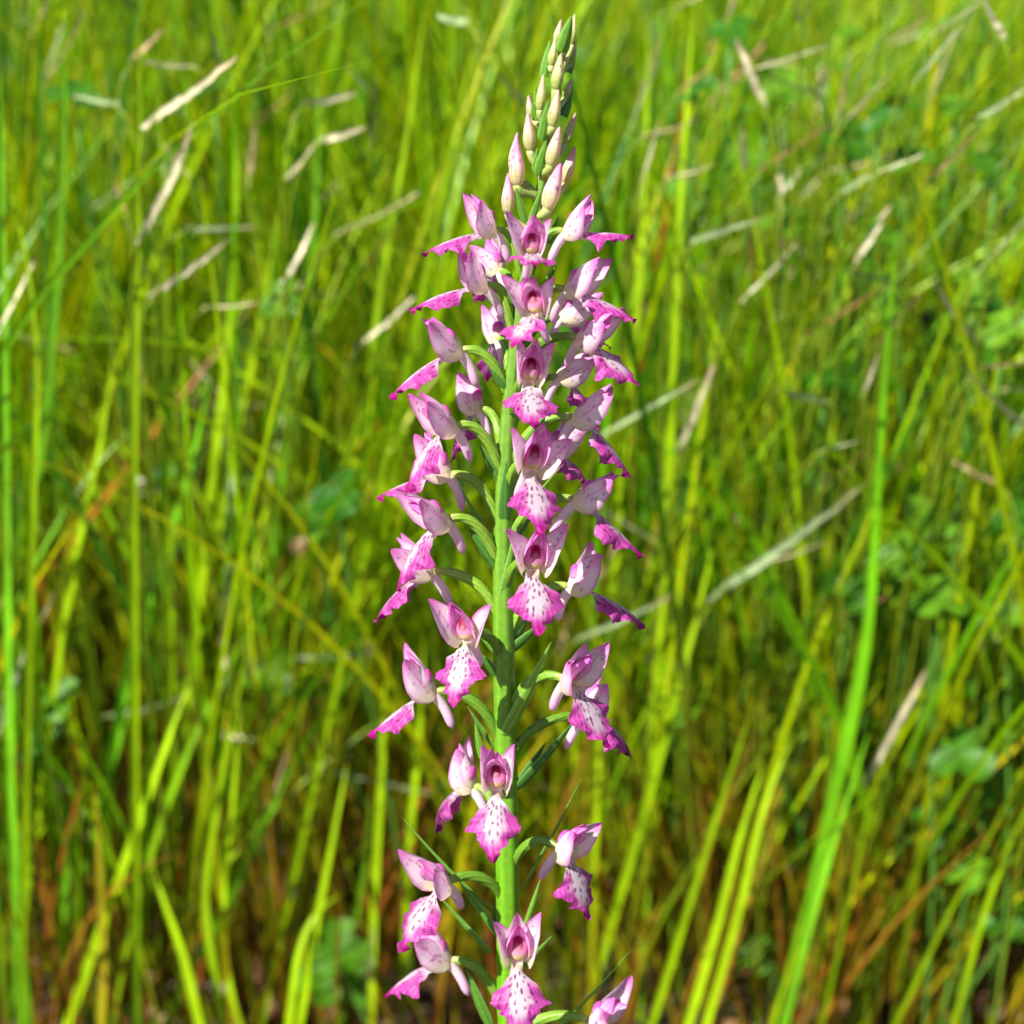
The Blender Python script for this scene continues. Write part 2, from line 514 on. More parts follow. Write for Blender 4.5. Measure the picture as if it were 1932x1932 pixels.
    C = np.tile(g, (len(V), 1)) * (1 + .14 * np.cos(6 * (TH_ + 2.6 * TT)))[:, None]
    C = lerp(C, srgb(200, 190, 120), sstep(.85, 1, TT) * .6)
    part("ovary", V, F, C, M_GREEN, fl, O)


FLOWERS = [  # px, py, az, hood, lip, scale, roll, yaw, wither
    dict(px=928, py=436, az=-80, hood=52, lip=16, sc=.92),
    dict(px=1072, py=438, az=72, hood=40, lip=6, sc=.92),
    dict(px=1000, py=478, az=2, hood=60, lip=6, sc=.90, drop=7, roll=5),
    dict(px=910, py=540, az=-78, hood=52, lip=14, sc=.98),
    dict(px=940, py=512, az=-150, hood=55, lip=40, sc=.85),
    dict(px=1075, py=548, az=66, hood=38, lip=22, sc=1.0),
    dict(px=1012, py=590, az=-14, hood=58, lip=20, sc=.98, yaw=12, drop=8, roll=-9),
    dict(px=1062, py=600, az=118, hood=30, lip=40, sc=.9),
    dict(px=862, py=662, az=-82, hood=36, lip=34, sc=1.0),
    dict(px=1098, py=640, az=58, hood=25, lip=44, sc=.95, roll=-15),
    dict(px=938, py=640, az=-160, hood=70, lip=60, sc=.8),
    dict(px=998, py=718, az=6, hood=62, lip=34, sc=.98, roll=6),
    dict(px=1058, py=712, az=112, hood=28, lip=50, sc=.9),
    dict(px=850, py=806, az=-62, hood=36, lip=46, sc=1.02, spread=1.2),
    dict(px=900, py=772, az=-125, hood=60, lip=62, sc=.88),
    dict(px=1090, py=790, az=80, hood=30, lip=48, sc=1.0),
    dict(px=842, py=896, az=-104, hood=48, lip=20, sc=1.0),
    dict(px=1000, py=884, az=16, hood=56, lip=46, sc=1.06, roll=9, spread=1.3),
    dict(px=1040, py=850, az=135, hood=30, lip=40, sc=.9),
    dict(px=1092, py=944, az=82, hood=26, lip=50, sc=1.02),
    dict(px=836, py=982, az=-64, hood=28, lip=48, sc=1.06, spread=1.2),
    dict(px=810, py=1080, az=-102, hood=40, lip=40, sc=1.02),
    dict(px=1006, py=1072, az=8, hood=58, lip=44, sc=1.06, roll=4, spread=1.35),
    dict(px=1082, py=1108, az=88, hood=52, lip=26, sc=1.02),
    dict(px=882, py=1206, az=-24, hood=60, lip=48, sc=1.0, roll=-8, spread=1.3),
    dict(px=812, py=1306, az=-88, hood=48, lip=44, sc=1.06),
    dict(px=1072, py=1286, az=44, hood=44, lip=48, sc=1.06, spread=1.2),
    dict(px=1106, py=1352, az=100, hood=66, lip=30, sc=.98, wither=1.0),
    dict(px=936, py=1486, az=-3, hood=70, lip=50, sc=1.06, spread=1.05),
    dict(px=886, py=1484, az=-112, hood=66, lip=38, sc=1.0, wither=.75),
    dict(px=838, py=1668, az=-48, hood=40, lip=40, sc=1.08, wither=.35),
    dict(px=1060, py=1606, az=46, hood=44, lip=58, sc=1.06, wither=.4, drop=10, up=.15),
    dict(px=977, py=1810, az=2, hood=72, lip=42, sc=1.12, spread=1.1),
    dict(px=842, py=1812, az=-98, hood=44, lip=36, sc=1.06),
    dict(px=1122, py=1930, az=66, hood=46, lip=30, sc=1.1),
]
for f in FLOWERS:
    make_flower(**f)

# ---- buds (grid pixels: base, tip, width, pinkness, depth towards the camera in mm)
Z1 = lambda x, y: (801 + x * .2073, y * .2073)
BUDS = [  # zx base, zy base, zx tip, zy tip, width(px), pink, depth
    (1335, 420, 1368, 128, 22, .05, -1), (1195, 400, 1243, 180, 19, .35, 0), (1150, 610, 1193, 345, 20, .2, 1),
    (1195, 830, 1243, 488, 29, .15, 2.6), (1335, 560, 1372, 320, 18, .2, -2.5), (1048, 1015, 1082, 680, 22, .25, 2),
    (975, 1080, 945, 868, 20, .5, -1.5), (965, 1385, 940, 1025, 30, .5, 1.5), (1160, 1165, 1218, 815, 29, .3, 3),
    (1275, 900, 1340, 715, 19, .3, -2.5), (1140, 1520, 1232, 1145, 32, .5, 3), (1275, 1325, 1375, 1025, 22, .4, -3),
    (848, 1700, 842, 1290, 38, .8, 2), (800, 1560, 845, 1205, 26, .7, -2), (1270, 1680, 1368, 1330, 30, .6, -2.5),
    (765, 1960, 762, 1575, 32, .75, -1), (1115, 1915, 1240, 1475, 42, .8, 3),
]
for i, (bx, by, tx, ty, wd, pink, dep) in enumerate(BUDS):
    r = np.random.default_rng(100 + i)
    B = on_plant(*Z1(bx, by), dep * 1e-3); Tp = on_plant(*Z1(tx, ty), dep * 1e-3 + .0004)
    ax = Tp - B; L = np.linalg.norm(ax)
    n = 26; t = np.linspace(0, 1, n)
    bendv = np.array([0, -1.0, 0]) * L * 0.05
    P = B + ax * t[:, None] + bendv * np.sin(t * math.pi)[:, None]
    rad = np.interp(t, [0, .05, .14, .28, .42, .6, .78, .92, 1], [.3, .6, .85, 1, .99, .80, .53, .33, .08]) * wd * .38 * .1035e-3
    V, F, TH, TT = tube(P, rad, 30, 0.075, 3, 0.5)
    vein = 0.5 + 0.5 * np.cos(9 * TH + 1.5 * TT)
    C = lerp(np.tile(lerp(srgb(176, 200, 96), srgb(222, 224, 160), np.array(pink)), (len(V), 1)), lerp(srgb(216, 222, 150), srgb(244, 204, 222), np.array(pink)), sstep(.2, .6, TT))
    C = lerp(C, lerp(srgb(228, 178, 176), srgb(216, 84, 186), np.array(pink)), (.15 + .65 * pink) * sstep(.5, 1, TT))
    C = lerp(C, srgb(178, 160, 96) * (1 - pink) + MAG * pink, .45 * vein ** 3)
    for _ in range(int(7 * pink)):
        th0, t0 = r.uniform(0, 6.28), r.uniform(.2, .75)
        q = ((np.cos(TH - th0) - 1) / .03) ** 2 + ((TT - t0) / .035) ** 2
        C = lerp(C, srgb(140, 70, 130), .7 * (1 - sstep(.5, 1.5, q)))
    bud = part("bud", V, F, C, M_PETAL, orchid, B)
    S, srad = stem_at(B[2] - 0.006)
    P = bez(np.array([S, S + np.array([0, 0, .002]) + (B - S) * .3, B - ax * .25, B + ax * .04]), 10)
    V, F, TH, TT = tube(P, np.full(10, wd * .5 * .1035e-3 * .38 + .0002), 10, .1, 3, 2)
    part("ovary", V, F, np.tile(lerp(srgb(150, 170, 84), srgb(206, 206, 140), np.array(r.random())), (len(V), 1)), M_GREEN, bud, B)

# ---- bracts: base px, tip px, width px, depth mm, tone (0 dark .. 1 light), bend
BR = [
    (*Z1(1240, 475), *Z1(1342, 140), 24, 4, .55), (*Z1(1085, 700), *Z1(1143, 365), 18, 1, .45), (*Z1(1180, 860), *Z1(1236, 590), 16, 4.2, .35),
    (*Z1(1020, 1090), *Z1(1000, 790), 9, 2.5, .6), (*Z1(1065, 1280), *Z1(1135, 900), 19, 4, .4), (*Z1(1035, 1590), *Z1(1110, 1280), 20, 4, .4),
    (*Z1(1310, 660), *Z1(1382, 330), 20, -4, .1), (*Z1(1270, 1060), *Z1(1346, 745), 22, -3.5, .1), (*Z1(1010, 1100), *Z1(985, 940), 16, 2, .4),
    (*Z1(1000, 1560), *Z1(1030, 1340), 12, 3, .5), (1001, 424, 1022, 358, 15, 4, .4), (990, 420, 973, 354, 14, 3, .35),
    (1036, 460, 1054, 408, 14, 1, .15), (972, 572, 953, 517, 20, 4, .3), (980, 562, 990, 513, 14, 5, .5), (1033, 528, 1050, 503, 11, 1, .3),
    (952, 734, 925, 695, 16, 2, .15), (995, 842, 1030, 783, 24, 3, .4), (952, 992, 955, 872, 27, 3.2, .08), (940, 905, 903, 836, 20, 1.5, .2),
    (940, 1078, 883, 995, 26, 1.5, .1), (973, 1014, 1007, 962, 22, 1, .1), (964, 1080, 975, 992, 20, 2.6, .45), (972, 985, 1062, 876, 11, -2, .7),
    (935, 1030, 857, 903, 10, -2, .4), (932, 980, 912, 940, 9, -1, .6), (931, 1068, 885, 1000, 20, 1, .1), (950, 1288, 906, 1234, 26, 2, .15),
    (964, 1230, 1020, 1177, 22, 1, .1), (966, 1222, 1004, 1150, 20, 0, .2), (954, 1388, 1040, 1212, 30, 5, .75), (944, 1152, 975, 994, 19, 3, .5),
    (938, 1240, 844, 1118, 10, -2, .4), (980, 1486, 1083, 1362, 24, 2, .05), (975, 1490, 1030, 1400, 22, 1, .05), (985, 1680, 1098, 1468, 9, -3, .5),
    (938, 1730, 758, 1543, 10, -3, .35), (942, 1770, 866, 1663, 22, 2, .3), (992, 1755, 1021, 1655, 17, 0, .8), (925, 1800, 829, 1692, 15, -3, .3),
    (921, 1935, 881, 1830, 25, 3, .3), (985, 1830, 1043, 1765, 18, 1, .4), (985, 2010, 1191, 1793, 12, -3, .8), (908, 1432, 896, 1362, 14, 2, .5),
    (930, 1410, 880, 1330, 12, -1, .2),
]
for i, (bx, by, tx, ty, wd, dep, tone) in enumerate(BR):
    r = np.random.default_rng(300 + i)
    B = on_plant(bx, by, dep * .5e-3); Tp = on_plant(tx, ty, dep * 1e-3)
    S, srad = stem_at(B[2])
    d = Tp - B; L = np.linalg.norm(d)
    inw = norm(np.array([S[0] - Tp[0], (S[1] - Tp[1]) * 0.8 + (.003 if dep > 0 else -.003), 0.001]))
    inw = norm(inw * .45 + np.array([0, .9, -.1]))
    bend = r.uniform(.05, .25)
    d0 = norm(d) - inw * bend * .5
    V, F, U, TT, W = sheet(B, d0, inw, L * 1.01, prof([0, .12, .35, .6, .85, 1], [.8, 1, 1, .78, .38, .04], wd * .55 * .1035e-3), 22, 9, .8, bend, 0, 1, 0, i)
    g = lerp(srgb(54, 104, 36), srgb(126, 176, 56), np.array(tone))
    C = np.tile(g, (len(V), 1)) * (1 + .22 * np.cos(U * 9))[:, None]
    C = lerp(C, g * 1.5, .6 * (1 - sstep(0, .16, abs(U))))
    C = lerp(C, srgb(150, 186, 120), .5 * sstep(.8, 1, abs(U)))
    part("bract", V, F, C, M_GREEN, orchid, B)

# ---- stem leaves low on the plant, below the picture
for i, (az, z0, L, hw) in enumerate([(40, .006, .10, 11), (160, .010, .11, 12), (280, .02, .10, 10), (100, .045, .08, 8), (340, .06, .055, 6)]):
    S, srad = stem_at(z0)
    o = np.array([math.cos(R(az)), math.sin(R(az)), 0])
    V, F, U, TT, W = sheet(S + o * srad * .5, o * .55 + np.array([0, 0, .83]), -o, L, prof([0, .1, .4, .7, 1], [.35, .7, 1, .75, .03], hw * 1e-3), 22, 9, .7, -.9, 0, 1, 0, i)
    part("stem_leaf", V, F, np.tile(srgb(84, 142, 44), (len(V), 1)) * (1 + .1 * np.cos(U * 14))[:, None], M_GREEN, orchid, S)

for o in bpy.data.objects:
    if "_w" in o: del o["_w"]

# ------------------------------------------------------------------ meadow
G_PAL = np.array([srgb(154, 184, 2), srgb(130, 176, 2), srgb(94, 152, 4), srgb(50, 104, 4), srgb(172, 178, 4), srgb(50, 100, 22)])
G_NAME = ["yellow green", "light green", "green", "deep green", "golden green", "dull green"]
G_P = np.array([.27, .22, .15, .16, .14, .06])
B_PAL = np.array([srgb(150, 132, 16), srgb(138, 98, 26), srgb(112, 130, 10), srgb(150, 86, 32)])
D_PAL = np.array([srgb(184, 168, 128), srgb(160, 158, 118), srgb(150, 134, 94), srgb(134, 150, 104), srgb(150, 104, 70)])


def blades(base, h, lean, w, face, curl, seg, c_tip, c_base, droop=None, mid=None):
    """arrays of rooted blades: base (N,3), h (N), lean (N,2), half width (N), facing angle (N), curl (N)"""
    N = len(h); t = np.linspace(0, 1, seg + 1)
    T_ = t[None, :]
    dz = h[:, None] * (T_ - curl[:, None] * 0.45 * T_ ** 2.6)
    lx = h[:, None, None] * lean[:, None, :] * (0.7 * T_ + (0.3 + curl[:, None]) * T_ ** 2.4)[..., None]
    P = np.concatenate([base[:, None, :2] + lx, (base[:, 2:3] + dz)[..., None]], -1)
    tw = face[:, None] + rng.normal(0, .7, N)[:, None] * T_
    S = np.stack([np.cos(tw), np.sin(tw), np.zeros_like(tw)], -1)
    prof_w = np.interp(t, [0, .1, .4, .7, .9, 1], [.65, .85, 1, .8, .38, .03])
    ww = w[:, None] * prof_w[None]
    nrm = np.stack([-np.sin(tw), np.cos(tw), np.zeros_like(tw)], -1)
    Vl = P - S * ww[..., None]; Vr = P + S * ww[..., None]; Vm = P + nrm * (ww * .35)[..., None]
    V = np.stack([Vl, Vm, Vr], 2)                       # N, seg+1, 3, 3
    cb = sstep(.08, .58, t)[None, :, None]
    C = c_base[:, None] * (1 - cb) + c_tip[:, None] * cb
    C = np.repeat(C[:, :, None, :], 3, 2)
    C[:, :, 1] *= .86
    i = np.arange(seg)[:, None]; j = np.arange(2)[None]
    a = i * 3 + j
    f = np.stack([a, a + 1, a + 4, a + 3], -1).reshape(-1, 4)
    F = (f[None] + (np.arange(N) * (seg + 1) * 3)[:, None, None]).reshape(-1, 4)
    return V.reshape(-1, 3), F, C.reshape(-1, 3)


last_pick = None


def pick(pal, p, N, jit=.14):
    global last_pick
    last_pick = rng.choice(len(pal), N, p=p)
    c = pal[last_pick]
    return c * (1 + rng.normal(0, jit, (N, 1))) * (1 + rng.normal(0, .05, (N, 3)))


def scatter(N, x0, x1, y0, y1, hlo, hhi, wlo, whi, keep=None, power=1.0):
    y = y0 + (y1 - y0) * rng.random(N) ** power
    x = rng.uniform(x0, x1, N) * (0.35 + y * .65 if y1 > 1.5 else 1)
    # tufts: pull blades towards random tuft centres
    k = max(8, N // 22)
    cx, cy = rng.uniform(x.min(), x.max(), k), rng.choice(y, k)
    m = rng.random(N) < .6
    idx = rng.integers(0, k, N)
    s = rng.normal(0, .018, (N, 2))
    x = np.where(m, cx[idx] + s[:, 0], x); y = np.where(m, cy[idx] + s[:, 1], y)
    h = rng.uniform(hlo, hhi, N)
    side = np.clip(x / .3, -1, 1)
    lean = np.stack([rng.normal(.08 + .10 * side, .20 + .12 * (side > 0), N), rng.normal(0, .18, N)], -1)
    w = rng.uniform(wlo, whi, N) * .5
    lean[:, 0] = np.where(y < .6, np.clip(lean[:, 0], -.35, .5), lean[:, 0])
    lean[:, 1] = np.where((y < .68) & (y > .43), np.clip(lean[:, 1], -.05, .4), lean[:, 1])
    face = rng.normal(.2, .8, N)
    curl = np.clip(rng.exponential(.32, N), 0, 1.3)
    curl = np.where(y < .6, np.minimum(curl, .6), curl)
    b = np.stack([x, y, np.full(N, -.012)], -1)
    if keep is not None:
        q = keep(x, y)
        b, h, lean, w, face, curl = b[q], h[q], lean[q], w[q], face[q], curl[q]
    return b, h, lean, w, face, curl


def clear_front(b, h, lean):
    """no blade may stand between the viewer and the orchid"""
    return b[:, 1] > .40


# near meadow
def bare(x, y):   # open soil patches, low left behind the orchid
    d = ((x + .16) / .07) ** 2 + ((y - .60) / .09) ** 2
    e = ((x - .0) / .10) ** 2 + ((y - .52) / .06) ** 2
    q = rng.random(len(x))
    return ((d > 1) | (q < .15)) & ((e > 1) | (q < .35)) & (y > .46)


near = scatter(16500, -.75, .75, .465, 1.3, .15, .46, .0010, .0034, bare)
near[1][near[0][:, 0] < 0] *= 1.15
near[1][near[0][:, 1] > .62] *= 1.12
nb = len(near[1])
ct = pick(G_PAL, G_P, nb); kinds = last_pick; cbs = pick(B_PAL, [.35, .2, .35, .1], nb)
inview = (abs(near[0][:, 0] + near[2][:, 0] * near[1] * .5) < .31 * near[0][:, 1]) & (near[0][:, 1] < .8)
order = np.argsort(np.where(inview, near[0][:, 1] / (near[3] * near[1]), 1e9))[:200]
sel = np.zeros(nb, bool); sel[order] = True
for i in order:
    a = [q[i:i + 1] for q in near]
    o3 = a[0][0].copy()
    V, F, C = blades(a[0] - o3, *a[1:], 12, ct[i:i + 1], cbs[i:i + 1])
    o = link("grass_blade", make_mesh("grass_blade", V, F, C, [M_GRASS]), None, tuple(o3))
    ln = float(np.linalg.norm(near[2][i])); cu = float(near[5][i])
    how = "arching over at its tip" if cu > .45 else ("slanting strongly" if ln > .33 else ("slanting a little" if ln > .16 else "standing upright"))
    wide = "broad" if near[3][i] > .00145 else "narrow"
    tag(o, f"{wide} {G_NAME[kinds[i]]} grass blade {how} in the meadow behind the orchid", "grass blade", "green grass blades of the meadow")
q = ~sel
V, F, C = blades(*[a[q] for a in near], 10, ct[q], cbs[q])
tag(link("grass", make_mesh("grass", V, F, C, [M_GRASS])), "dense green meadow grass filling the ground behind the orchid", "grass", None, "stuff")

# understorey of short, olive and brown stems
us = scatter(4500, -.75, .75, .45, 1.2, .05, .22, .0010, .0028, lambda x, y: y > .45)
V, F, C = blades(*us, 7, pick(B_PAL, [.3, .25, .25, .2], len(us[1])), pick(B_PAL, [.2, .4, .1, .3], len(us[1])))
tag(link("grass_stubble", make_mesh("grass_stubble", V, F, C, [M_GRASS])), "olive and brown short stems at the foot of the meadow grass", "grass", None, "stuff")
# farther meadow
fm = scatter(9000, -1.5, 1.5, 1.2, 3.6, .22, .45, .003, .007)
V, F, C = blades(*fm, 7, pick(G_PAL, G_P, len(fm[1])), pick(B_PAL, [.3, .2, .4, .1], len(fm[1])))
tag(link("meadow_grass", make_mesh("meadow_grass", V, F, C, [M_GRASS])), "farther green meadow grass beyond the nearer blades", "grass", None, "stuff")
fm = scatter(9000, -1.6, 1.6, 3.5, 11, .25, .5, .012, .026)
V, F, C = blades(*fm, 6, pick(G_PAL, G_P, len(fm[1])), pick(G_PAL, G_P, len(fm[1])))
tag(link("distant_grass", make_mesh("distant_grass", V, F, C, [M_GRASS])), "distant green grass at the back of the meadow", "grass", None, "stuff")
# the same meadow to either side of the orchid and on towards the horizon
sd = scatter(7000, -1, 1, -.1, 1.45, .17, .45, .0024, .005)
sd[0][:, 0] = np.where(sd[0][:, 0] < 0, -1, 1) * (.74 + 1.6 * np.abs(sd[0][:, 0]))
V, F, C = blades(*sd, 6, pick(G_PAL, G_P, len(sd[1])), pick(B_PAL, [.3, .2, .4, .1], len(sd[1])))
tag(link("side_grass", make_mesh("side_grass", V, F, C, [M_GRASS])), "green meadow grass to either side of the orchid's clearing", "grass", None, "stuff")
fm = scatter(7000, -1.5, 1.5, 10, 45, .3, .55, .04, .09)
V, F, C = blades(*fm, 4, pick(G_PAL, G_P, len(fm[1])), pick(G_PAL, G_P, len(fm[1])))
tag(link("horizon_grass", make_mesh("horizon_grass", V, F, C, [M_GRASS])), "far green grass running on towards the horizon", "grass", None, "stuff")
# low grass round the orchid's foot, under the picture
lg = scatter(2600, -.75, .75, -.1, .43, .03, .08, .0015, .003)
V, F, C = blades(*lg, 5, pick(G_PAL, G_P, len(lg[1])), pick(B_PAL, [.3, .2, .4, .1], len(lg[1])))
tag(link("short_grass", make_mesh("short_grass", V, F, C, [M_GRASS])), "short grass round the foot of the orchid", "grass", None, "stuff")


# ------------------------------------------------------------------ blades one can pick out in the photograph
def ribbon(points, hw, n=26, seed=0, tilt=0.3, base_w=.6, wp=([0, .1, .45, .75, .92, 1], [.6, .8, 1, .8, .4, .04])):
    """blade along 3-D control points (root first)"""
    P = np.array(points, float)
    k = np.concatenate([[0], np.cumsum(np.linalg.norm(np.diff(P, axis=0), axis=1))]); k /= k[-1]
    t = np.linspace(0, 1, n)
    Q = np.stack([np.interp(t, k, P[:, i]) for i in range(3)], -1)
    for _ in range(3):
        Q[1:-1] = (Q[:-2] + 2 * Q[1:-1] + Q[2:]) / 4
    D = np.gradient(Q, axis=0); D /= np.linalg.norm(D, axis=1)[:, None]
    view = np.array([math.sin(tilt), -math.cos(tilt), .25])
    S = np.cross(D, view); S /= np.linalg.norm(S, axis=1)[:, None]
    N = np.cross(S, D)
    w = np.interp(t, wp[0], wp[1]) * hw
    V = np.stack([Q - S * w[:, None], Q - S * (w * .5)[:, None] - N * (w * .22)[:, None], Q - N * (w * .12)[:, None] , Q + S * (w * .5)[:, None] - N * (w * .22)[:, None], Q + S * w[:, None]], 1)
    return V.reshape(-1, 3), grid_faces(n, 5), np.repeat(t, 5), np.tile(np.linspace(-1, 1, 5), n)


def px_blade(name, pts, Y, wpx, ctip, cbase, mat, label, cat, group, seed=0, lean=0.03, wp=None):
    """blade through grid pixels (lowest first) at distance Y; continued down to the soil below the lowest point"""
    r = np.random.default_rng(900 + seed)
    P = [at_y(x, y, Y + lean * i / len(pts)) for i, (x, y) in enumerate(pts)]
    if P[0][2] > 0:
        d = P[0] - P[1]; d = d / max(1e-6, -d[2]) if d[2] < 0 else np.array([0, 0, -1.0])
        d[0] = np.clip(d[0], -.8, .8); d[1] *= .3
        P.insert(0, P[0] + d * (P[0][2] + .012))
    P = np.array(P); o3 = P[0].copy()
    hw = wpx * .5 * 2 * T / 1932 * Y / math.cos(PITCH) * (.95 if wp else .74)
    V, F, tt, uu = ribbon(P - o3, hw, 30, seed, r.uniform(-.5, .5), .6, wp or ([0, .1, .45, .75, .92, 1], [.6, .8, 1, .8, .4, .04]))
    C = lerp(np.tile(cbase, (len(V), 1)), ctip, sstep(.0, .35, tt)) * (1 + .10 * np.cos(uu * 9 + r.uniform(0, 6)) + .12 * np.sin(tt * r.uniform(5, 12) + r.uniform(0, 6)) + r.normal(0, .05, len(V)))[:, None]
    o = link(name, make_mesh(name, V, F, C, [mat]), None, tuple(o3))
    return tag(o, label, cat, group)


YG, LG, MG, OL, OR = srgb(158, 196, 14), srgb(118, 188, 30), srgb(100, 160, 24), srgb(158, 150, 26), srgb(160, 98, 30)
GB = "bright yellow green grass blade standing out from the meadow"
GRN = [  # points, Y, width px, tip colour, base colour
    ([(1545, 1620), (1590, 1430), (1640, 1200), (1665, 760), (1692, 430)], .455, 32, srgb(100, 164, 14), YG),
    ([(1230, 1930), (1290, 1740), (1345, 1560), (1420, 1330)], .50, 26, YG, OL),
    ([(1300, 1930), (1350, 1760), (1395, 1580), (1440, 1440)], .54, 26, YG, OL),
    ([(1400, 1700), (1440, 1520), (1490, 1400)], .53, 24, YG, OL),
    ([(1480, 1930), (1530, 1730), (1580, 1560), (1640, 1380)], .50, 26, LG, YG),
    ([(1550, 1930), (1600, 1700), (1640, 1520), (1660, 1400)], .52, 24, YG, LG),
    ([(1690, 1930), (1770, 1760), (1870, 1570), (1960, 1400)], .48, 26, YG, OL),
    ([(1800, 1930), (1850, 1740), (1900, 1600), (1960, 1480)], .50, 24, YG, YG),
    ([(1230, 1480), (1290, 1250), (1330, 1100), (1350, 1000)], .62, 26, YG, OL),
    ([(1130, 1400), (1180, 1200), (1260, 950), (1340, 720)], .62, 28, YG, MG),
    ([(1390, 1250), (1440, 1050), (1500, 800), (1540, 620)], .66, 24, YG, MG),
    ([(1310, 1100), (1370, 900), (1450, 700), (1480, 600)], .66, 22, MG, MG),
    ([(1880, 1100), (1890, 900), (1900, 700), (1905, 560)], .60, 24, YG, MG),
    ([(375, 1932), (345, 1800), (305, 1690), (284, 1625)], .50, 32, YG, LG),
    ([(420, 1932), (395, 1790), (380, 1690), (420, 1440), (470, 1210)], .52, 26, YG, LG),
    ([(450, 1932), (430, 1860), (415, 1730), (440, 1500), (452, 1330)], .56, 24, YG, OL),
    ([(230, 1640), (290, 1470), (340, 1330), (365, 1270)], .56, 30, YG, YG),
    ([(545, 1932), (560, 1800), (590, 1720), (655, 1680)], .50, 24, YG, OL),
    ([(565, 1932), (600, 1720), (640, 1520), (655, 1440)], .52, 24, YG, LG),
    ([(500, 1550), (560, 1420), (640, 1310), (690, 1220)], .62, 24, LG, MG),
    ([(190, 1932), (195, 1800), (185, 1600), (180, 1480)], .52, 26, OL, OR),
    ([(700, 1932), (705, 1700), (720, 1450), (728, 1250)], .58, 24, YG, OL),
    ([(760, 1932), (770, 1600), (790, 1400), (800, 1200)], .62, 24, YG, OL),
    ([(1085, 1932), (1100, 1700), (1100, 1500), (1110, 1300)], .62, 26, OL, OL),
    ([(250, 900), (255, 600), (262, 300), (262, -40)], .50, 24, YG, MG),
    ([(310, 700), (312, 500), (300, 250), (290, 0)], .60, 22, YG, MG),
    ([(60, 1000), (95, 700), (120, 400), (125, 0)], .55, 22, MG, MG),
    ([(62, 900), (75, 700), (55, 480), (10, 330)], .50, 22, YG, LG),
    ([(15, 1300), (12, 900), (8, 500), (0, 100)], .50, 22, LG, MG),
    ([(110, 1250), (150, 1000), (200, 800), (215, 640)], .56, 22, YG, MG),
    ([(400, 900), (425, 700), (450, 400), (440, 200)], .64, 24, YG, MG),
    ([(700, 700), (720, 500), (770, 250), (800, 20)], .64, 24, YG, MG),
    ([(820, 420), (850, 280), (880, 120), (915, 0)], .58, 26, YG, YG),
    ([(560, 700), (590, 500), (600, 300), (600, 100)], .68, 22, MG, YG),
    ([(1270, 700), (1280, 450), (1290, 250), (1310, 0)], .60, 24, YG, LG),
    ([(1200, 600), (1215, 400), (1220, 200), (1225, 20)], .66, 22, YG, YG),
    ([(240, 1320), (310, 1050), (360, 880), (400, 700)], .60, 26, LG, MG),
    ([(470, 700), (500, 560), (540, 330), (560, 200)], .70, 20, YG, MG),
    ([(1000, 1932), (1020, 1800), (1035, 1650), (1050, 1400)], .60, 24, OL, OR),
    ([(640, 1932), (660, 1800), (690, 1620), (700, 1500)], .60, 22, LG, MG),
    ([(40, 1800), (30, 1600), (20, 1450), (18, 1300)], .55, 26, MG, MG),
    ([(120, 1932), (115, 1750), (130, 1600), (135, 1400)], .60, 22, MG, OL),
]
for i, (pts, Y, w, c1, c2) in enumerate(GRN):
    if i: Y = .435 + (Y - .48) * .35 if pts[0][1] > 1450 else .462 + (Y - .5) * .6
    lab = GB
    hue = "lime" if c1 is LG else ("mid green" if c1 is MG else ("olive" if c1 is OL else "yellow green"))
    dx, dy_ = pts[-1][0] - pts[0][0], pts[0][1] - pts[-1][1]
    how = "standing upright" if abs(dx) < .12 * dy_ else ("slanting away steeply" if abs(dx) < .35 * dy_ else "bowing far over")
    foot = " with a brown foot" if c2 is OR else (" with an olive foot" if c2 is OL else "")
    lab = f"bright {hue} grass blade {how}{foot} among the meadow grass"
    if i == 0: lab = "broad vivid green blade, widest and longest of the meadow grass"
    if i == 13: lab = "thick yellow green stem cut off blunt, leaning over dark soil"
    if i == 24: lab = "upright straight green blade crossing the dark gap in the grass"
    px_blade("grass_blade", pts, Y, w, c1, c2, M_GRASS, lab, "grass blade", "bright grass blades" if lab.startswith("bright") else None, i,
             wp=([0, .3, .38, .5, .7, .9, 1], [.28, .34, .8, 1, .55, .36, .05]) if i == 0 else None)
# orange and brown stems
for i, (pts, Y, w) in enumerate([([(330, 760), (390, 690), (430, 640), (470, 580)], .60, 18), ([(1290, 180), (1300, 90), (1318, -20)], .62, 20),
                                 ([(120, 1330), (110, 1250), (90, 1150), (75, 1060)], .60, 24), ([(1520, 1500), (1480, 1300), (1440, 1200)], .70, 14),
                                 ([(860, 1932), (850, 1780), (845, 1700)], .62, 18), ([(690, 1280), (695, 1200), (700, 1100)], .7, 18),
                                 ([(1330, 1932), (1355, 1800), (1370, 1640)], .6, 18), ([(1780, 1932), (1800, 1760), (1830, 1600)], .6, 18)]):
    px_blade("brown_stem", pts, Y, w, srgb(176, 112, 30), OR, M_GRASS, "withered orange brown grass stem among the green blades", "grass stem", "withered brown stems", 200 + i)


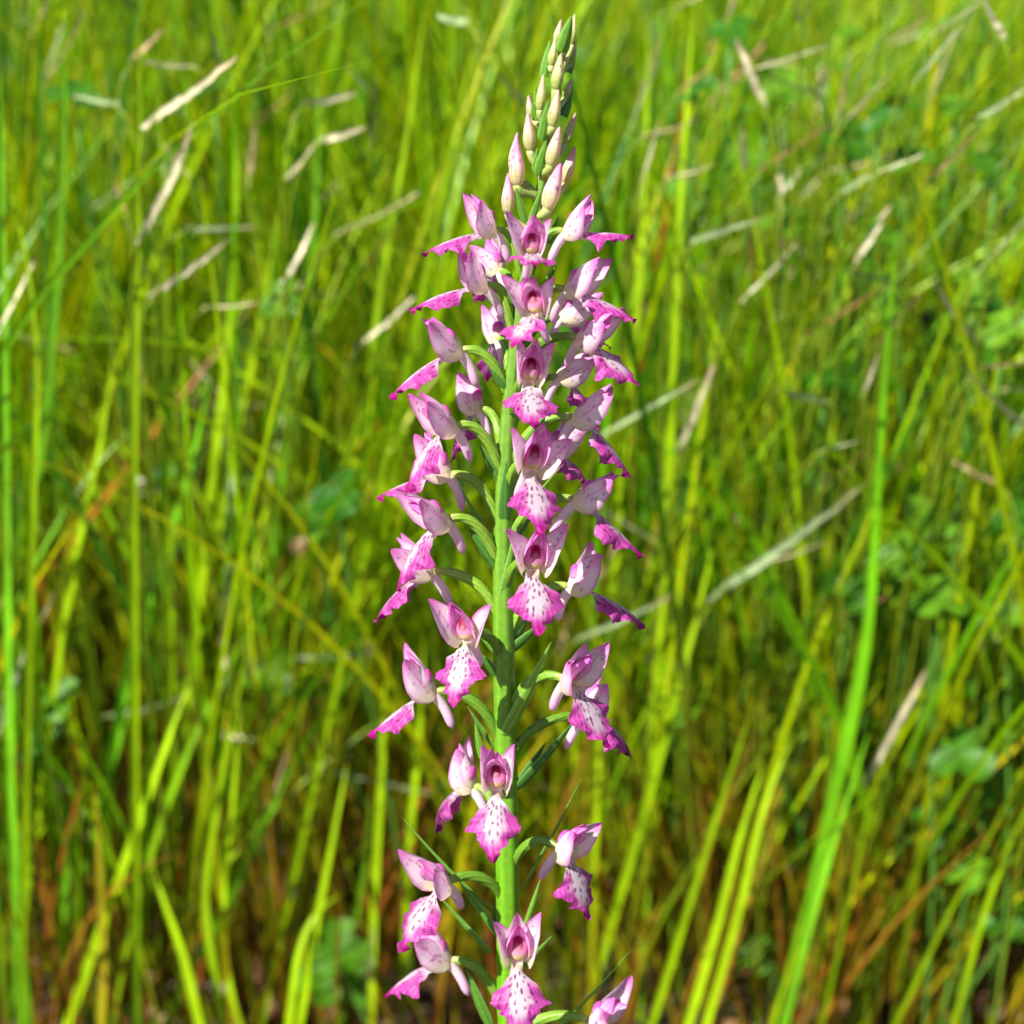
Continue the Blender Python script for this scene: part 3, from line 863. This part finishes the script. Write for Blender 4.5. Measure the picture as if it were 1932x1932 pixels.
# ---- pale dry leaves, each hanging on its own thin stalk
def dry_leaf(a, b, Y, wpx, c, seed, dy=0.02):
    r = np.random.default_rng(1500 + seed)
    lo, hi = (a, b) if a[1] > b[1] else (b, a)
    lo, hi = np.array(lo, float), np.array(hi, float)
    lo, hi = lo - (hi - lo) * .12, hi + (hi - lo) * .12
    P0 = at_y(*lo, Y); P1 = at_y(*hi, Y + r.uniform(-dy, dy))
    root = np.array([P0[0] - (P1[0] - P0[0]) * r.uniform(-.1, .5) + r.normal(0, .01), Y + r.uniform(0, .03), -.012])
    t = bpy.data.objects.new("dry_leaf", None); t.location = tuple(root); col.objects.link(t)
    d = norm(P1 - P0); L = np.linalg.norm(P1 - P0)
    tone = "grey green" if c[1] > c[0] else ("straw white" if c[0] > .45 else "tan")
    how = "upright" if abs(d[2]) > .85 else ("level" if abs(d[2]) < .35 else "slanting")
    size = "long" if L > .026 else "short"
    tag(t, f"{size} {how} {tone} dry leaf on a thin stalk in the meadow", "dry leaf", "pale dry leaves scattered through the meadow")
    P = bez(np.array([root, root + np.array([0, 0, P0[2] * .5]), P0 - d * min(.03, P0[2] * .3), P0 + d * L * .15]) - root, 14)
    V, F, TH, TT = tube(P, np.full(14, .00042), 6)
    link("stalk", make_mesh("stalk", V, F, np.tile(srgb(132, 152, 36), (len(V), 1)), [M_GRASS]), t)
    hw = wpx * .5 * 2 * T / 1932 * Y / math.cos(PITCH)
    mid = (P0 + P1) / 2 + np.array([0, 0, -L * r.uniform(0, .05)])
    V, F, tt, uu = ribbon(np.array([P0, mid, P1]) - root, hw * .5, 18, seed, r.uniform(-1.0, .1), .35,
                          ([0, .12, .35, .7, .93, 1], [r.uniform(.3, .8), .9, 1, r.uniform(.6, .95), r.uniform(.2, .7), .08]))
    V = V + (rng.normal(0, hw * .07, (18, 1, 3)) * np.ones((1, 5, 1))).reshape(-1, 3)
    C = np.tile(c, (len(V), 1)) * (1 + .14 * np.cos(uu * 8 + 1) + .22 * np.sin(tt * r.uniform(4, 14) + r.uniform(0, 6)))[:, None]
    C = lerp(C, srgb(160, 110, 80), .6 * sstep(.7, 1, tt) * (r.random() < .6))
    link("blade", make_mesh("blade", V, F, C, [M_DRY]), t)


PW, PG, PT = srgb(210, 198, 164), srgb(140, 158, 112), srgb(168, 140, 100)
DRY = [((285, 228), (430, 120), .50, 26, PW), ((268, 438), (356, 250), .50, 26, PW), ((295, 548), (422, 458), .52, 20, PW), ((540, 525), (586, 430), .55, 22, PW),
       ((612, 262), (682, 242), .58, 22, PW), ((580, 192), (662, 176), .60, 20, PW), ((540, 335), (592, 272), .60, 20, PW), ((680, 648), (775, 566), .58, 18, PW),
       ((945, 140), (985, 190), .60, 18, PG), ((1315, 452), (1425, 414), .55, 24, PG), ((1392, 82), (1440, 190), .58, 24, PW), ((1400, 240), (1406, 315), .58, 22, PW),
       ((1470, 330), (1476, 362), .6, 20, PW), ((1540, 190), (1560, 130), .6, 22, PG), ((1480, 360), (1510, 320), .62, 20, PG), ((1620, 485), (1672, 398), .56, 20, PW),
       ((1765, 533), (1835, 632), .50, 18, PW), ((1828, 702), (1950, 812), .47, 20, PW), ((1286, 840), (1340, 702), .53, 24, PW), ((1150, 812), (1300, 726), .53, 18, PG),
       ((1362, 1112), (1600, 935), .50, 34, PG), ((1640, 1462), (1735, 1285), .50, 24, PW), ((470, 1625), (540, 1425), .53, 20, PT), ((550, 1240), (705, 1232), .60, 16, PG),
       ((600, 1450), (790, 1492), .58, 16, PG), ((425, 1300), (418, 1200), .60, 24, PW), ((1100, 1200), (1250, 1130), .52, 22, PG), ((1630, 740), (1655, 670), .5, 18, PW),
       ((1660, 640), (1730, 560), .6, 16, PT), ((1480, 735), (1560, 755), .56, 18, PG), ((130, 180), (215, 195), .60, 18, PG), ((0, 620), (60, 500), .5, 18, PW),
       ((250, 110), (300, 60), .62, 18, PT), ((400, 60), (420, 140), .62, 18, PG), ((650, 120), (690, 165), .62, 20, PW), ((830, 30), (880, 40), .6, 24, PG),
       ((1860, 10), (1895, 70), .5, 22, PW), ((1730, 150), (1800, 60), .56, 18, PG), ((1750, 340), (1830, 260), .56, 14, PT), ((1850, 220), (1932, 170), .56, 16, PG),
       ((1590, 360), (1640, 330), .6, 18, PG), ((1800, 870), (1880, 910), .52, 16, PT), ((1860, 690), (1932, 682), .52, 14, PT), ((0, 1370), (45, 1230), .5, 26, PG),
       ((415, 1385), (470, 1395), .56, 22, PW), ((1250, 1290), (1320, 1180), .64, 20, PT), ((1130, 1090), (1170, 1010), .64, 18, PT), ((200, 1350), (330, 1320), .62, 16, PG),
       ((690, 1900), (705, 1760), .52, 24, PG), ((470, 330), (480, 240), .66, 18, PT), ((1050, 1250), (1075, 1160), .7, 16, PT), ((1700, 1300), (1710, 1200), .6, 20, PG),
       ((1330, 720), (1350, 690), .56, 16, PT), ((360, 430), (470, 428), .6, 18, PG), ((820, 720), (900, 690), .66, 18, PG), ((1845, 1820), (1932, 1750), .55, 18, PT),
       ((1010, 1480), (1060, 1490), .6, 22, srgb(220, 180, 140)), ((1700, 1780), (1730, 1810), .55, 20, srgb(200, 150, 110)), ((700, 1250), (690, 1180), .64, 18, PT)]
for i, (a, b, Y, w, c) in enumerate(DRY):
    dry_leaf(a, b, .468 + (Y - .5) * .5, w, c, i)
for i in range(150):
    x, y = (rng.uniform(0, 1932) if i % 2 else rng.uniform(1200, 1932)), rng.uniform(0, 1250)
    if 720 < x < 1200: continue
    an = rng.normal(50, 45); ln = rng.uniform(50, 150)
    dry_leaf((x, y), (x + ln * math.cos(R(an)), y - ln * math.sin(R(an))), rng.uniform(.48, .72), rng.uniform(8, 14), D_PAL[rng.integers(0, 5)], 100 + i)


# ---- clover-like leaves
def clover(px, py, Y, size, seed):
    r = np.random.default_rng(2500 + seed)
    top = at_y(px, py, Y)
    root = np.array([top[0] + r.normal(0, .02), Y + r.normal(0, .02), -.012])
    t = bpy.data.objects.new("clover", None); t.location = tuple(root); col.objects.link(t)
    P = bez(np.array([root, root + np.array([0, 0, top[2] * .6]), top - np.array([0, 0, top[2] * .3]), top]) - root, 10)
    V, F, TH, TT = tube(P, np.full(10, .0007), 6)
    link("stalk", make_mesh("stalk", V, F, np.tile(srgb(90, 140, 50), (len(V), 1)), [M_GRASS]), t)
    g = lerp(srgb(44, 98, 6), srgb(96, 142, 24), np.array(r.random() ** 1.5))
    tiltx, tilty = r.normal(0, .4), r.normal(-.5, .3)
    nrm = norm([tiltx, tilty, 1]); a0 = r.uniform(0, 6.28)
    e1 = norm(np.cross(nrm, [0, 1, .2])); e2 = np.cross(nrm, e1)
    tone = "pale green" if g[0] > .075 else ("mid green" if g[0] > .035 else "dark green")
    big = "large" if size > .0100 else ("small" if size < .0080 else "middling")
    how = "tilted" if math.hypot(tiltx, tilty) > .62 else "level"
    where = "low near the soil" if top[2] < .12 else ("midway up the grass" if top[2] < .26 else "near the grass tips")
    tag(t, f"{big} {tone} trefoil leaf held {how}, {where}", "clover", "trefoil leaves in the meadow")
    for k in range(3):
        a = a0 + k * 2.094
        d = e1 * math.cos(a) + e2 * math.sin(a)
        V, F, U, TT, W = sheet(top - root, d + nrm * .15, nrm, size, prof([0, .1, .35, .7, .92, 1], [.06, .25, .48, .58, .4, .1], size), 12, 7, .5, -.4, 0, 1, 0, seed)
        C = np.tile(g, (len(V), 1)) * (1 + .1 * np.cos(U * 6))[:, None]
        link("leaflet", make_mesh("leaflet", V, F, C, [M_CLOVER]), t)


CLV = [(1770, 1130, .56, .016), (1815, 1425, .54, .018), (1880, 1160, .58, .014), (1740, 980, .60, .014), (1790, 1020, .60, .012), (1690, 1050, .60, .016), (1850, 1320, .60, .014),
       (640, 935, .58, .017), (600, 980, .60, .014), (510, 1270, .60, .016), (590, 1300, .62, .014), (1920, 980, .56, .014), (1900, 620, .6, .014), (1840, 540, .62, .013),
       (1560, 720, .64, .014), (1450, 200, .66, .014), (1380, 60, .7, .014), (1650, 440, .68, .014), (1880, 330, .62, .014), (1830, 1650, .54, .014), (1900, 1740, .54, .014),
       (640, 1790, .54, .018), (600, 1850, .54, .016), (690, 1860, .55, .014), (110, 1320, .58, .014), (70, 1400, .58, .014), (140, 180, .64, .014), (1600, 260, .68, .015),
       (1760, 1560, .56, .013), (1420, 1800, .6, .014), (1870, 1480, .56, .013), (270, 1930, .56, .014), (1480, 420, .7, .015), (1710, 300, .66, .014)]
for i, c in enumerate(CLV):
    clover(c[0], c[1], .475 + (c[2] - .54) * .6, c[3] * .68, i)
for i in range(70):
    x = rng.uniform(0, 1932) if rng.random() < .4 else rng.uniform(1250, 1932)
    clover(x, rng.uniform(0, 1400), rng.uniform(.5, .75), rng.uniform(.006, .011), 60 + i)


# ---- tiny pale blossoms on thin stalks
def blossom(px, py, Y, size, c, seed, lab):
    r = np.random.default_rng(3500 + seed)
    top = at_y(px, py, Y); root = np.array([top[0] + r.normal(0, .015), Y + .01, -.012])
    t = bpy.data.objects.new("small_blossom", None); t.location = tuple(root); col.objects.link(t)
    tag(t, lab, "flower", "tiny pale blossoms in the grass")
    P = bez(np.array([root, root + np.array([0, 0, top[2] * .6]), top - np.array([0, 0, .02]), top]) - root, 10)
    V, F, TH, TT = tube(P, np.full(10, .0006), 6)
    link("stalk", make_mesh("stalk", V, F, np.tile(srgb(100, 140, 50), (len(V), 1)), [M_GRASS]), t)
    for k in range(6):
        a = k * 1.047 + r.random()
        d = np.array([math.cos(a) * .6, math.sin(a) * .6, .75])
        V, F, U, TT, W = sheet(top - root, d, [-math.cos(a), -math.sin(a), .5], size, prof([0, .4, .8, 1], [.12, .4, .35, .05], size), 7, 5, .6, .5)
        link("petal", make_mesh("petal", V, F, np.tile(c, (len(V), 1)), [M_PETAL]), t)


for i, (x, y, Y, s, c, lab) in enumerate([(262, 925, .56, .005, srgb(240, 240, 226), "tiny white blossom on a thin stalk in the grass"),
                                          (433, 1088, .58, .005, srgb(240, 240, 226), "tiny white blossom on a thin stalk in the grass"),
                                          (566, 1050, .58, .008, srgb(240, 200, 196), "tiny blush pink blossom on a thin stalk in the grass"),
                                          (470, 785, .60, .005, srgb(70, 50, 76), "tiny dark purple blossom on a thin stalk in the grass"),
                                          (1745, 615, .58, .006, srgb(70, 50, 70), "tiny dark purple blossom on a thin stalk in the grass")]):
    blossom(x, y, Y, s, c, i, lab)


# ---- litter of straw and dead leaf bits on the soil
N = 1500
ang = rng.uniform(0, 6.28, N); L = rng.uniform(.008, .05, N); cx, cy = rng.uniform(-.5, .5, N), rng.uniform(.40, 1.0, N)
w = rng.uniform(.0006, .002, N); z = rng.uniform(-.004, .012, N); dz = rng.normal(0, .006, N)
d = np.stack([np.cos(ang), np.sin(ang)], -1); s = np.stack([-d[:, 1], d[:, 0]], -1); c0 = np.stack([cx, cy], -1)
q = []
for (e, f, zz) in ((-.5, -1, -1), (-.5, 1, -1), (.5, 1, 1), (.5, -1, 1)):
    q.append(np.concatenate([c0 + d * (L * e)[:, None] + s * (w * f)[:, None], (z + dz * zz + .002 * f)[:, None]], -1))
V = np.stack(q, 1).reshape(-1, 3)
C = np.repeat(pick(np.array([srgb(120, 84, 54), srgb(150, 116, 80), srgb(84, 54, 34), srgb(180, 150, 110)]), [.35, .2, .35, .1], N), 4, 0)
tag(link("straw_litter", make_mesh("straw_litter", V, np.arange(4 * N).reshape(-1, 4), C, [M_DRY], False)), "brown straw litter lying on the soil", "litter", None, "stuff")
